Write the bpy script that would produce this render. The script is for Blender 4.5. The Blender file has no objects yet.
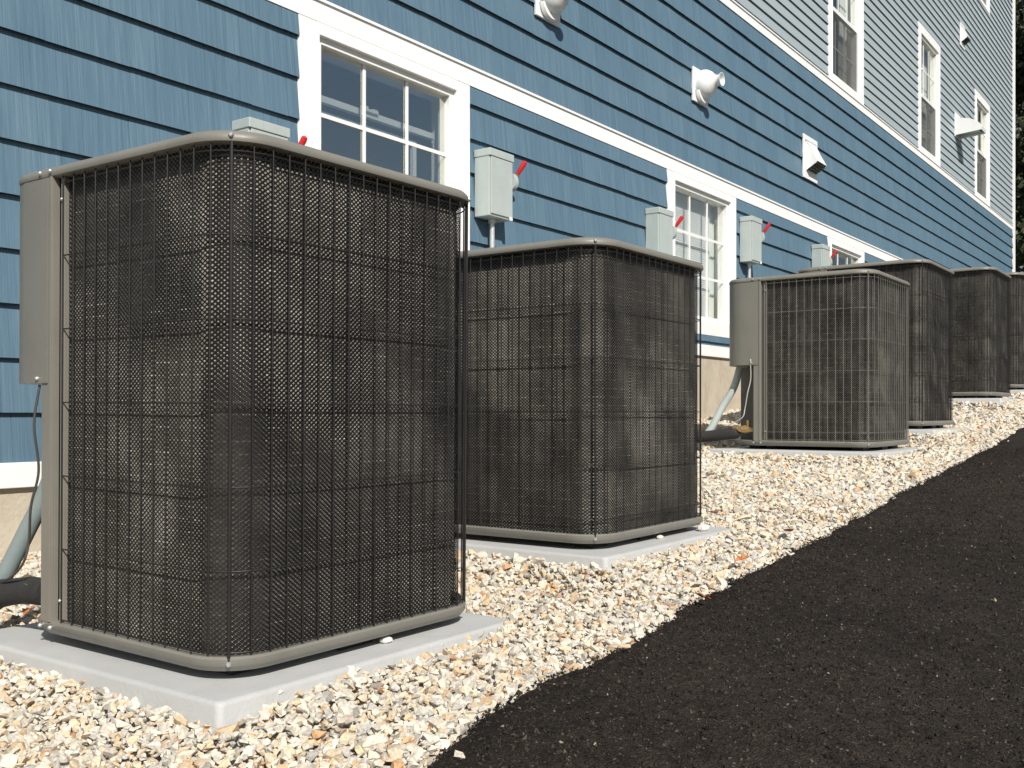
import bpy, math, random
import numpy as np
from mathutils import Vector, Matrix
R = math.radians
random.seed(7)
C = bpy.context.scene.collection
scene = bpy.context.scene

# ------------------------------------------------------------ camera, sky, sun, exposure
YAW = math.atan(734/1014)
cam = bpy.data.cameras.new('camera'); co = bpy.data.objects.new('camera', cam); C.objects.link(co)
cam.sensor_width = 36; cam.lens = 1014/1024*36; cam.shift_y = 29/1024
cam.clip_start = .05; cam.clip_end = 2000
co.location = (0, 0, 0); co.rotation_euler = (R(90), 0, YAW-R(90))
scene.camera = co

SUN = Vector((.72, 1, -.98))                       # the way the light travels
w = bpy.data.worlds.new('World'); scene.world = w; w.use_nodes = True
nt = w.node_tree; bg = nt.nodes['Background']
sky = nt.nodes.new('ShaderNodeTexSky'); sky.sky_type = 'NISHITA'; sky.sun_disc = False
sky.sun_elevation = math.atan2(-SUN.z, math.hypot(SUN.x, SUN.y))
sky.sun_rotation = math.atan2(-SUN.x, -SUN.y)
nt.links.new(sky.outputs[0], bg.inputs[0]); bg.inputs[1].default_value = .065
sl = bpy.data.lights.new('sun', 'SUN'); sl.energy = 5.0; sl.angle = R(.5); sl.color = (1, .95, .87)
so = bpy.data.objects.new('sun', sl); C.objects.link(so)
so.rotation_euler = SUN.to_track_quat('-Z', 'Y').to_euler(); so.location = (-8, -9, 10)
vs = scene.view_settings
vs.view_transform = 'Standard'; vs.look = 'None'; vs.exposure = .12; vs.gamma = 1; vs.use_curve_mapping = False
scene.cycles.transparent_max_bounces = 24

# ------------------------------------------------------------ material helpers
class NB:
    def __init__(s, name):
        s.m = bpy.data.materials.new(name); s.m.use_nodes = True
        s.t = s.m.node_tree; s.p = s.t.nodes['Principled BSDF']
    def n(s, kind, **kw):
        o = s.t.nodes.new('ShaderNode'+kind)
        for k, v in kw.items(): setattr(o, k, v)
        return o
    def l(s, a, b): s.t.links.new(a, b)
    def coord(s, scale=(1, 1, 1), src='Object'):
        tc = s.n('TexCoord'); mp = s.n('Mapping'); mp.inputs['Scale'].default_value = scale
        s.l(tc.outputs[src], mp.inputs[0]); return mp.outputs[0]
    def noise(s, co, scale, detail=4, rough=.55):
        o = s.n('TexNoise'); o.inputs['Scale'].default_value = scale; o.inputs['Detail'].default_value = detail
        o.inputs['Roughness'].default_value = rough; s.l(co, o.inputs['Vector']); return o.outputs[0]
    def ramp(s, fac, stops):
        o = s.n('ValToRGB'); e = o.color_ramp.elements
        while len(e) < len(stops): e.new(.5)
        for i, (p, c) in enumerate(stops):
            e[i].position = p; e[i].color = (*c, 1) if len(c) == 3 else c
        s.l(fac, o.inputs[0]); return o.outputs[0]
    def mix(s, a, b, fac, mode='MIX'):
        o = s.n('Mix', data_type='RGBA', blend_type=mode)
        for v, i in ((fac, 0), (a, 6), (b, 7)):
            if hasattr(v, 'is_output'): s.l(v, o.inputs[i])
            elif i == 0: o.inputs[0].default_value = v
            else: o.inputs[i].default_value = (*v, 1)
        return o.outputs[2]
    def math(s, op, a, b=0.):
        o = s.n('Math', operation=op)
        for i, v in enumerate((a, b)):
            if hasattr(v, 'is_output'): s.l(v, o.inputs[i])
            else: o.inputs[i].default_value = v
        return o.outputs[0]
    def bump(s, h, strength, dist):
        b = s.n('Bump'); b.inputs['Strength'].default_value = strength; b.inputs['Distance'].default_value = dist
        s.l(h, b.inputs['Height']); s.l(b.outputs[0], s.p.inputs['Normal'])

def paint(name, col, rough=.5, var=.08, scale=6, metal=0, dirt=None, bump=0, bscale=300, spec=.5):
    b = NB(name); c = b.coord()
    n = b.noise(c, scale, 6)
    lo = tuple(x*(1-var) for x in col); hi = tuple(min(1, x*(1+var)) for x in col)
    cc = b.ramp(n, [(.3, lo), (.7, hi)])
    if dirt:
        d = b.noise(b.coord((1, 1, .35)), scale*2.3, 8, .7)
        f = b.ramp(d, [(.52, (0, 0, 0)), (.75, (1, 1, 1))])
        cc = b.mix(cc, dirt, b.math('MULTIPLY', f, .45))
    b.l(cc, b.p.inputs['Base Color'])
    b.l(b.ramp(b.noise(c, scale*4, 3), [(.3, (rough*.85,)*3), (.7, (min(1, rough*1.15),)*3)]), b.p.inputs['Roughness'])
    b.p.inputs['Metallic'].default_value = metal
    b.p.inputs['Specular IOR Level'].default_value = spec
    if bump: b.bump(b.noise(c, bscale, 3), bump, .002)
    return b.m

M = {}
M['taupe'] = paint('taupe_metal', (.195, .187, .162), .42, .06, 5, dirt=(.15, .135, .11), bump=.15, bscale=500)
M['wire'] = paint('coated_wire', (.018, .018, .017), .5, .1, 9, spec=.3)
M['wire_light'] = paint('grey_coated_wire', (.13, .13, .113), .5, .1, 9)
M['screw'] = paint('screw_metal', (.55, .55, .54), .3, .05, 20, metal=.6)
M['black'] = paint('black_plastic', (.012, .012, .013), .55)
M['pad'] = paint('grey_plastic_pad', (.455, .46, .455), .6, .06, 3, dirt=(.40, .385, .35), bump=.5, bscale=120)
M['white'] = paint('white_trim', (.85, .85, .84), .45, .02, 3, bump=.15, bscale=60, dirt=(.78, .775, .75))
M['vinyl'] = paint('white_vinyl', (.80, .81, .80), .35, .03, 3)
M['box'] = paint('grey_enclosure', (.42, .475, .46), .42, .05, 9, dirt=(.36, .38, .34), bump=.2, bscale=400)
M['red'] = paint('red_lever', (.62, .025, .03), .35, .06)
M['conduit'] = paint('grey_conduit', (.22, .27, .27), .45, .08, 12)
M['foam'] = paint('black_foam', (.022, .021, .021), .85, .25, 30, bump=.8, bscale=120)
M['brass'] = paint('brass', (.55, .38, .17), .35, .2, 40, metal=.8, dirt=(.2, .13, .08))
M['dark'] = paint('opening_shade', (.02, .02, .02), .8)  # near-black colour stands for the shade inside the vent openings
M['cable'] = paint('brown_cable', (.05, .045, .04), .5)
M['cable_light'] = paint('grey_cable', (.45, .45, .42), .5)
M['curtain'] = paint('curtain', (.62, .64, .58), .9, .1, 4)
M['room'] = paint('room_wall', (.62, .68, .70), .9, .2, 2)
M['brown'] = paint('brown_board', (.40, .26, .20), .7, .15, 3)

def concrete():
    b = NB('concrete'); c = b.coord()
    n = b.noise(c, 3, 8, .65); st = b.noise(b.coord((3, 3, .6)), 2.2, 6, .7)
    col = b.ramp(n, [(.3, (.40, .345, .265)), (.7, (.56, .50, .40))])
    col = b.mix(col, (.30, .22, .14), b.math('MULTIPLY', b.ramp(st, [(.55, (0, 0, 0)), (.72, (1, 1, 1))]), .5))
    b.l(col, b.p.inputs['Base Color']); b.p.inputs['Roughness'].default_value = .9
    b.bump(b.noise(c, 60, 8, .7), .6, .006); return b.m
M['concrete'] = concrete()

def siding_mat(name, lo, hi, streak, grain, zscale, xscale, jitter=.12):
    b = NB(name)
    a = b.n('Attribute', attribute_name='tint')
    g = b.noise(b.coord((xscale, 1, zscale)), 1.0, 6, .65)
    g2 = b.noise(b.coord((xscale*.28, 1, zscale*.5)), 1.0, 4, .6)
    f = b.math('ADD', b.math('MULTIPLY', g, .55), b.math('MULTIPLY', g2, .45))
    f = b.math('ADD', f, b.math('MULTIPLY', b.math('SUBTRACT', a.outputs['Fac'], .5), jitter))
    col = b.ramp(f, [(.34, lo), (.50, hi), (.66, streak)])
    b.l(col, b.p.inputs['Base Color'])
    b.p.inputs['Roughness'].default_value = .55; b.p.inputs['Specular IOR Level'].default_value = .4
    b.bump(f, grain, .004)
    return b.m
M['blue'] = siding_mat('blue_shingle', (.073, .134, .190), (.099, .173, .235), (.138, .217, .277), .5, 3.5, 190, .07)
M['pale'] = siding_mat('pale_clapboard', (.295, .352, .380), (.325, .382, .41), (.355, .412, .44), .1, 90, 3, .05)

def glass(name, tint, refl=.11):
    b = NB(name); t = b.t
    tr = b.n('BsdfTransparent'); tr.inputs[0].default_value = (*tint, 1)
    gl = b.n('BsdfGlossy'); gl.inputs['Roughness'].default_value = .03; gl.inputs[0].default_value = (1, 1, .90, 1)  # yellowish gloss colour turns the navy sky reflection greyer
    lw = b.n('LayerWeight'); lw.inputs[0].default_value = .5
    f3 = b.math('ADD', b.math('MULTIPLY', b.math('POWER', lw.outputs['Facing'], 3), .75), refl)
    w_ = b.noise(b.coord(), 2.5, 2)
    bp = b.n('Bump'); bp.inputs['Strength'].default_value = .05; bp.inputs['Distance'].default_value = .02
    b.l(w_, bp.inputs['Height']); b.l(bp.outputs[0], gl.inputs['Normal'])
    mx = b.n('MixShader'); b.l(f3, mx.inputs[0])
    b.l(tr.outputs[0], mx.inputs[1]); b.l(gl.outputs[0], mx.inputs[2])
    b.l(mx.outputs[0], t.nodes['Material Output'].inputs[0]); return b.m
M['glass'] = glass('window_glass', (.97, .99, .99)); M['glass_bright'] = glass('bright_reflection_glass', (.92, .96, .96), .46)  # second glass has its reflection strengthened so the first window looks paler

def screen_mat():
    b = NB('insect_screen')
    tr = b.n('BsdfTransparent'); b.p.inputs['Base Color'].default_value = (.05, .05, .05, 1)
    mx = b.n('MixShader'); mx.inputs[0].default_value = .62
    b.l(tr.outputs[0], mx.inputs[1]); b.l(b.p.outputs[0], mx.inputs[2])
    b.l(mx.outputs[0], b.t.nodes['Material Output'].inputs[0]); return b.m
M['screen'] = screen_mat()

def mesh_guard():
    """black plastic diamond netting: u along the unit, v up, both in metres"""
    b = NB('diamond_netting'); tc = b.n('TexCoord'); sp = b.n('SeparateXYZ'); b.l(tc.outputs['UV'], sp.inputs[0])
    U = b.math('DIVIDE', sp.outputs[0], .0122); V = b.math('DIVIDE', sp.outputs[1], .0098)
    def strand(x):
        fr = b.math('FRACT', x); d = b.math('ABSOLUTE', b.math('SUBTRACT', fr, .5))
        return b.math('GREATER_THAN', d, .320)
    m = b.math('MAXIMUM', strand(b.math('ADD', b.math('ADD', U, V), 200)), strand(b.math('ADD', b.math('SUBTRACT', U, V), 200)))
    tr = b.n('BsdfTransparent'); mx = b.n('MixShader')
    b.p.inputs['Base Color'].default_value = (.009, .0086, .0078, 1); b.p.inputs['Roughness'].default_value = .55; b.p.inputs['Specular IOR Level'].default_value = .18
    b.l(m, mx.inputs[0]); b.l(tr.outputs[0], mx.inputs[1]); b.l(b.p.outputs[0], mx.inputs[2])
    b.l(mx.outputs[0], b.t.nodes['Material Output'].inputs[0]); return b.m
M['net'] = mesh_guard()

def coil():
    b = NB('aluminium_fins'); tc = b.n('TexCoord'); sp = b.n('SeparateXYZ'); b.l(tc.outputs['UV'], sp.inputs[0])
    mp = b.n('Mapping'); mp.inputs['Scale'].default_value = (7, 5.5, 1); b.l(tc.outputs['UV'], mp.inputs[0])
    big = b.noise(mp.outputs[0], 1, 6, .65)
    mp2 = b.n('Mapping'); mp2.inputs['Scale'].default_value = (40, 240, 1); b.l(tc.outputs['UV'], mp2.inputs[0])
    fine = b.noise(mp2.outputs[0], 1, 3, .6)
    c = b.ramp(big, [(.32, (.15, .144, .128)), (.5, (.31, .298, .270)), (.70, (.54, .52, .475))])
    c = b.mix(c, b.ramp(fine, [(.3, (.55, .54, .52)), (.7, (1, .98, .94))]), .8, 'MULTIPLY')
    # horizontal tubes every 25 mm, their glint between the fins painted as paler tan
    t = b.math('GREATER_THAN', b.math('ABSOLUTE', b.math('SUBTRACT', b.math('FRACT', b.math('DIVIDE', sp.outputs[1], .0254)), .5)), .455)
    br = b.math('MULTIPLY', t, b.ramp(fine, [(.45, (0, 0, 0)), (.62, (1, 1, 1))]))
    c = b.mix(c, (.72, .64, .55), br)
    b.l(c, b.p.inputs['Base Color']); b.p.inputs['Roughness'].default_value = .75
    b.p.inputs['Specular IOR Level'].default_value = .2
    b.bump(fine, .4, .003); return b.m
M['coil'] = coil()

def stone_mat():
    b = NB('crushed_stone'); a = b.n('Attribute', attribute_name='tint')
    n = b.noise(b.coord(), 160, 6, .7)
    c = b.mix(a.outputs['Color'], b.ramp(n, [(.30, (.55, .52, .48)), (.62, (1.15, 1.12, 1.08))]), .85, 'MULTIPLY')
    b.l(c, b.p.inputs['Base Color']); b.p.inputs['Roughness'].default_value = .75
    b.bump(b.noise(b.coord(), 320, 5, .7), .5, .003); return b.m
M['stone'] = stone_mat()

def asphalt_mat():
    b = NB('asphalt'); c = b.coord()
    vo = b.n('TexVoronoi', feature='F1'); vo.inputs['Scale'].default_value = 210; b.l(c, vo.inputs['Vector'])
    big = b.noise(c, 1.3, 7, .62); mid = b.noise(c, 26, 7, .8); fine = b.noise(c, 120, 5, .75)
    col = b.ramp(big, [(.32, (.018, .0148, .0126)), (.68, (.036, .0298, .0255))])
    col = b.mix(col, b.ramp(mid, [(.36, (.50, .49, .48)), (.64, (1.60, 1.56, 1.50))]), .8, 'MULTIPLY')
    col = b.mix(col, b.ramp(fine, [(.36, (.40, .40, .40)), (.64, (1.9, 1.85, 1.78))]), .8, 'MULTIPLY')
    hs = b.n('SeparateColor'); b.l(vo.outputs['Color'], hs.inputs[0])
    sp = b.ramp(hs.outputs[0], [(.988, (0, 0, 0)), (.993, (1, 1, 1))])
    tone = b.ramp(hs.outputs[1], [(0, (.10, .085, .07)), (1, (.30, .27, .24))])
    col = b.mix(col, tone, b.math('MULTIPLY', sp, .5))
    b.l(col, b.p.inputs['Base Color']); b.l(b.ramp(mid, [(.3, (.75,)*3), (.7, (.95,)*3)]), b.p.inputs['Roughness'])
    b.p.inputs['Specular IOR Level'].default_value = .15
    h = b.math('ADD', b.math('MULTIPLY', vo.outputs['Distance'], .45), b.math('ADD', b.math('MULTIPLY', fine, .55), b.math('MULTIPLY', mid, .9)))
    b.bump(h, 1.0, .009); return b.m
M['asphalt'] = asphalt_mat()
M['soil'] = paint('soil', (.42, .37, .30), .95, .3, 25, bump=.8, bscale=60)
M['grass'] = paint('grass_ground', (.07, .09, .035), .95, .35, 2)
M['bark'] = paint('bark', (.09, .07, .055), .95, .3, 12, bump=.8, bscale=40)
def leaf_mat(name, stops):
    b = NB(name); a = b.n('Attribute', attribute_name='tint')
    b.l(b.ramp(a.outputs['Fac'], stops), b.p.inputs['Base Color']); b.p.inputs['Roughness'].default_value = .6
    return b.m
M['leaf_dark'] = leaf_mat('dark_foliage', [(0, (.018, .03, .012)), (.6, (.04, .055, .02)), (1, (.10, .07, .02))])
M['leaf_gold'] = leaf_mat('golden_foliage', [(0, (.06, .06, .02)), (.5, (.16, .10, .025)), (1, (.28, .12, .03))])
M['leaf_orange'] = paint('dry_leaf', (.42, .15, .05), .7, .4, 60)
M['leaf_brown'] = paint('brown_dry_leaf', (.24, .11, .055), .7, .4, 60)
M['steel'] = paint('galvanised_steel', (.55, .57, .57), .35, .08, 20, metal=.3)

# ------------------------------------------------------------ mesh helpers
class MB:
    def __init__(s): s.v = []; s.f = []; s.t = []; s.uv = []
    def face(s, pts, tint=.5, uv=None):
        i = len(s.v); s.v += [tuple(p) for p in pts]; s.f.append(tuple(range(i, i+len(pts))))
        s.t += [tint]*len(pts); s.uv += (uv or [(p[0], p[2]) for p in pts]); return s
    def box(s, x0, y0, z0, x1, y1, z1, tint=.5):
        P = lambda x, y, z: (x, y, z)
        a = [P(x0, y0, z0), P(x1, y0, z0), P(x1, y1, z0), P(x0, y1, z0), P(x0, y0, z1), P(x1, y0, z1), P(x1, y1, z1), P(x0, y1, z1)]
        for q in ((0, 3, 2, 1), (4, 5, 6, 7), (0, 1, 5, 4), (1, 2, 6, 5), (2, 3, 7, 6), (3, 0, 4, 7)):
            s.face([a[k] for k in q], tint)
        return s
    def loft(s, rings, closed=True, caps=(False, False), uvs=None):
        """rings: list of equal-length point lists, faces shared so shading can be smooth"""
        i0 = len(s.v); n = len(rings[0])
        for r in rings:
            s.v += [tuple(p) for p in r]; s.t += [.5]*n
        for k in range(len(rings)-1):
            for j in range(n if closed else n-1):
                a = i0+k*n+j; b = i0+k*n+(j+1) % n; s.f.append((a, b, b+n, a+n))
                if uvs: s.uv += [uvs(k, j), uvs(k, j+1), uvs(k+1, j+1), uvs(k+1, j)]
                else: s.uv += [(0, 0)]*4
        if caps[0]: s.f.append(tuple(i0+j for j in reversed(range(n)))); s.uv += [(0, 0)]*n
        if caps[1]: s.f.append(tuple(i0+(len(rings)-1)*n+j for j in range(n))); s.uv += [(0, 0)]*n
        return s
    def tube(s, pts, r, n=8, caps=(True, True)):
        pts = [Vector(p) for p in pts]; rings = []
        up = Vector((0, 0, 1)); prev = None
        for i, p in enumerate(pts):
            d = (pts[min(i+1, len(pts)-1)]-pts[max(i-1, 0)]).normalized()
            if prev is None:
                a = d.cross(up if abs(d.z) < .9 else Vector((1, 0, 0))).normalized()
            else: a = (prev-d*prev.dot(d)).normalized()
            prev = a; b = d.cross(a); rr_ = r[i] if isinstance(r, (list, tuple)) else r
            rings.append([p+(a*math.cos(t)+b*math.sin(t))*rr_ for t in [2*math.pi*k/n for k in range(n)]])
        return s.loft(rings, True, caps)
    def build(s, name, mat, parent=None, smooth=False, bevel=0, weld=False, loc=None):
        me = bpy.data.meshes.new(name); me.from_pydata(s.v, [], s.f); me.update()
        if len(s.t) == len(s.v):
            at = me.attributes.new('tint', 'FLOAT', 'POINT'); at.data.foreach_set('value', np.array(s.t, dtype=np.float32))
        ul = me.uv_layers.new(name='UVMap')
        if len(s.uv) == len(me.loops): ul.data.foreach_set('uv', np.array(s.uv, dtype=np.float32).ravel())
        me.materials.append(mat)
        o = bpy.data.objects.new(name, me); C.objects.link(o)
        if parent: o.parent = parent
        if loc: o.location = loc
        if bevel:
            import bmesh
            bm = bmesh.new(); bm.from_mesh(me); bmesh.ops.remove_doubles(bm, verts=bm.verts, dist=1e-5); bm.to_mesh(me); bm.free()
            m = o.modifiers.new('bevel', 'BEVEL'); m.width = bevel; m.segments = 2; m.limit_method = 'ANGLE'; m.angle_limit = R(40)
        if smooth:
            for p in me.polygons: p.use_smooth = True
            try: me.set_sharp_from_angle(angle=R(42))
            except Exception: pass
        return o

def tag(o, label=None, cat=None, group=None, kind=None):
    if label: o['label'] = label
    if cat: o['category'] = cat
    if group: o['group'] = group
    if kind: o['kind'] = kind
    return o
def empty(name, loc, label, cat, group=None):
    o = bpy.data.objects.new(name, None); C.objects.link(o); o.location = loc; o.empty_display_size = .1
    return tag(o, label, cat, group)
def spline(pts, n=10):
    P = [Vector(p) for p in pts]; P = [P[0]*2-P[1]]+P+[P[-1]*2-P[-2]]; out = []
    for i in range(1, len(P)-2):
        for k in range(n):
            t = k/n; a, b, c, d = P[i-1], P[i], P[i+1], P[i+2]
            out.append(.5*((2*b)+(c-a)*t+(2*a-5*b+4*c-d)*t*t+(3*b-a-3*c+d)*t**3))
    out.append(P[-2]); return out
def lathe(profile, n=28, axis='y'):
    """profile (r, h) round an axis; y axis: h points to -y"""
    rings = []
    for r, h in profile:
        rings.append([(r*math.cos(t), -h, r*math.sin(t)) if axis == 'y' else (r*math.cos(t), r*math.sin(t), h)
                      for t in [2*math.pi*k/n for k in range(n)]])
    return rings

# ------------------------------------------------------------ ground
def G(x, y):
    xc = min(max(x, -6), 14); yc = min(max(y, -4), 5)
    z = -.68+.0835*xc+.03*(yc-1.54)
    if x > 7.2: z += .045*min(1, (x-7.2))
    return z
def hash2(i, j): return random.Random(i*7919+j*104729).random()
def lerp_noise(x, seed=0):
    i = math.floor(x); f = x-i; f = f*f*(3-2*f)
    return hash2(i, seed)*(1-f)+hash2(i+1, seed)*f
def sheet(name, xs, ys, zoff, mat, edge=None, thick=None):
    mb = MB(); rows = []
    for x in xs:
        rows.append([(x, y+((edge(x)-ys[-1])*max(0, (y-.9)/(ys[-1]-.9)) if edge else 0), G(x, y)+zoff+(lump(x, y)-(.010 if y == ys[-1] else 0) if edge and abs(y) < 1.2 and 0 < x < 9 else 0)) for y in ys])
    mb.loft(rows, closed=False)
    if thick:
        mb.loft([[ (p[-1][0], p[-1][1], p[-1][2]) for p in rows], [(p[-1][0], p[-1][1]+.012, p[-1][2]-.012) for p in rows], [(p[-1][0], p[-1][1]+.02, p[-1][2]-thick) for p in rows]], closed=False)
    o = mb.build(name, mat, smooth=True); tag(o, kind='structure'); return o
far = [-600, -200, -60, -20, -6]
xs = far+[-4+.5*i for i in range(0, 45)]+[22, 40, 80, 200, 600]
sheet('ground', xs, [-600, -200, -60, -20, -8, -4, -2, 0, 1, 2, 3, 4, 5, 8, 20, 60, 200, 600], -.035, M['grass'])
def edge(x):
    return 1.14-.05*max(0, min(1, (1.5-x)/.4)) + .030*(lerp_noise(x*3.1, 1)-.5)+.028*(lerp_noise(x*9, 2)-.5)+.020*(lerp_noise(x*31, 3)-.5)+.009*(lerp_noise(x*90, 4)-.5)
def lump(x, y):
    return .006*(lerp_noise(x*7+lerp_noise(y*6, 21)*2, 22)-.5)*1+.005*(lerp_noise(x*19+y*13, 23)*lerp_noise(y*23-x*7, 24)-.25)+.003*(lerp_noise(x*47-y*31, 25)-.5)
axs = [-40, -20, -10, -6]+[-4+.25*i for i in range(16)]+[i*.0125 for i in range(0, 1000)]+[12.5+.5*i for i in range(8)]+[18, 25, 40]
sheet('asphalt', axs, [-30, -12, -6, -4, -2, -1.2]+[-1+.06*k for k in range(16)]+[0+.03*k for k in range(37)]+[1.12, 1.14], .010, M['asphalt'], edge=edge, thick=.06)
sheet('gravel_bed', [-4+.25*i for i in range(74)], [1.0, 1.5, 2, 2.5, 3, 3.34], -.014, M['soil'])

W = 3.326                                           # the plane of the wall
UN = [(1.194, -.486, 1.018, 0), (2.515, -.384, .902, 1), (5.165, -.174, .904, 1), (6.22, -.075, .986, 0), (8.17, .130, .963, 0), (9.35, .214, .97, 0)]
Y0, WX, WY = 1.51, .773, .806
PADS = [(x-.062, Y0-.06, x+WX+.055, Y0+WY+.06, zb-.020) for x, zb, h, k in UN]

# crushed stone: a single heap, each stone an angular lump
def gravel():
    rng = np.random.default_rng(3)
    import bmesh
    tv, tf = [], []                                 # angular chips: hulls of a few random points
    for k in range(36):
        q = rng.normal(0, 1, (11, 3)); q /= np.abs(q).max(1)[:, None]*.55+np.linalg.norm(q, axis=1)[:, None]*.45
        q *= np.array([rng.uniform(1.0, 1.35), rng.uniform(.75, 1.0), rng.uniform(.5, .75)])
        bm = bmesh.new(); vs_ = [bm.verts.new(p) for p in q]; bmesh.ops.convex_hull(bm, input=vs_)
        for v_ in [v_ for v_ in bm.verts if not v_.link_faces]: bm.verts.remove(v_)
        bm.verts.index_update(); bmesh.ops.triangulate(bm, faces=bm.faces); bmesh.ops.recalc_face_normals(bm, faces=bm.faces)
        tv.append(np.array([v_.co[:] for v_ in bm.verts])); tf.append(np.array([[v_.index for v_ in f.verts] for f in bm.faces])); bm.free()
    pos = []
    def scatter(x0, x1, y0, y1, pitch, layer, rad):
        nx = int((x1-x0)/pitch); ny = int((y1-y0)/pitch)
        gx, gy = np.meshgrid(np.arange(nx), np.arange(ny), indexing='ij')
        px = x0+(gx+rng.uniform(0, 1, gx.shape))*pitch; py = y0+(gy+rng.uniform(0, 1, gx.shape))*pitch
        for x, y in zip(px.ravel(), py.ravel()):
            e = 1.14+(-.05*max(0, min(1, (1.5-x)/.4)))
            if y < e+rng.normal(0, .010)+.006: continue
            inside = False; lift = 0
            for (a, b, c_, d, z) in PADS:
                if a+.002 < x < c_-.002 and b+.002 < y < d-.002: inside = True; break
                dd = max(a-x, x-c_, b-y, y-d)
                if dd < .13: lift = max(lift, min(.044, max(0, z-.022-G(x, y)))*(1-dd/.13))
            if inside: continue
            pos.append((x, y, G(x, y)+layer+lift+.010*(lerp_noise(x*4, 11)+lerp_noise(y*5, 12)-1)+rng.normal(0, .004), rad*rng.lognormal(0, .28)))
    scatter(.35, 4.2, 1.0, W-.01, .0108, -.006, .0074)
    scatter(.35, 4.2, 1.0, W-.01, .0210, .001, .0094)
    scatter(4.2, 7, 1.0, W-.01, .0150, -.005, .0100)
    scatter(4.2, 7, 1.0, W-.01, .030, .001, .0115)
    scatter(7, 12.5, 1.0, W-.01, .022, -.004, .0140)
    scatter(-2.5, .35, 1.0, W-.01, .024, -.004, .0150)
    for k in range(26):                             # strays on the asphalt and on the pads
        x = rng.uniform(.9, 9); pos.append((x, edge(x)-abs(rng.normal(0, .02)), G(x, 1.14)+.012, .007*rng.lognormal(0, .3)))
    for (a, b, c_, d, z) in PADS[:3]:
        for k in range(7):
            x = rng.uniform(a+.02, c_); pos.append((x, b+abs(rng.normal(0, .006)), z-.012, .010*rng.lognormal(0, .2)))
        for k in range(10):
            pos.append((c_-abs(rng.normal(0, .012)), rng.uniform(b, d), z+.001, .011*rng.lognormal(0, .2)))
    pos = np.array(pos); n = len(pos)
    rad = np.clip(pos[:, 3], .005, .024)
    pal = np.array([(.78, .76, .71), (.70, .70, .68), (.80, .755, .67), (.60, .605, .60), (.78, .68, .53), (.74, .58, .40), (.72, .45, .25), (.44, .42, .40), (.58, .40, .27), (.84, .82, .78)])
    pr = np.array([.21, .14, .20, .09, .15, .075, .022, .018, .012, .083]); pr /= pr.sum()
    pal = pal*np.array([.84, .82, .78])
    col = np.clip(pal[rng.choice(len(pal), n, p=pr)]*(1+rng.normal(0, .07, (n, 1))), 0, .88)
    kind = rng.integers(0, len(tv), n); VV, FF, CC = [], [], []; base = 0
    for k in range(len(tv)):
        idx = np.where(kind == k)[0]; m_ = len(idx)
        if not m_: continue
        v = np.repeat(tv[k][None], m_, 0)*rad[idx][:, None, None]*rng.uniform(.8, 1.2, (m_, 1, 3))
        a, b_, c_ = rng.uniform(0, 6.28, m_), rng.normal(0, .5, m_), rng.normal(0, .5, m_)
        def rot(v, ang, i, j):
            o = v.copy(); cs, sn = np.cos(ang)[:, None], np.sin(ang)[:, None]
            o[..., i] = v[..., i]*cs-v[..., j]*sn; o[..., j] = v[..., i]*sn+v[..., j]*cs; return o
        v = rot(v, b_, 0, 2); v = rot(v, c_, 1, 2); v = rot(v, a, 0, 1)+pos[idx][:, None, :3]
        nv = tv[k].shape[0]
        VV.append(v.reshape(-1, 3)); FF.append((tf[k][None]+np.arange(m_)[:, None, None]*nv+base).reshape(-1)); base += m_*nv
        CC.append(np.repeat(np.concatenate([col[idx], np.ones((m_, 1))], 1), nv, 0))
    V = np.concatenate(VV).astype(np.float32); F = np.concatenate(FF).astype(np.int32); CC = np.concatenate(CC).astype(np.float32)
    me = bpy.data.meshes.new('gravel'); me.vertices.add(len(V)); me.vertices.foreach_set('co', V.ravel())
    nf = len(F)//3; me.loops.add(nf*3); me.loops.foreach_set('vertex_index', F)
    me.polygons.add(nf); me.polygons.foreach_set('loop_start', np.arange(0, nf*3, 3, dtype=np.int32)); me.polygons.foreach_set('loop_total', np.full(nf, 3, dtype=np.int32))
    me.update(calc_edges=True)
    me.polygons.foreach_set('use_smooth', np.zeros(nf, dtype=bool))
    at = me.color_attributes.new('tint', 'FLOAT_COLOR', 'POINT'); at.data.foreach_set('color', CC.ravel())
    me.materials.append(M['stone'])
    o = bpy.data.objects.new('gravel', me); C.objects.link(o)
    tag(o, 'bed of cream, white and tan crushed stone between wall and asphalt', 'gravel', kind='stuff')
gravel()

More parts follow.
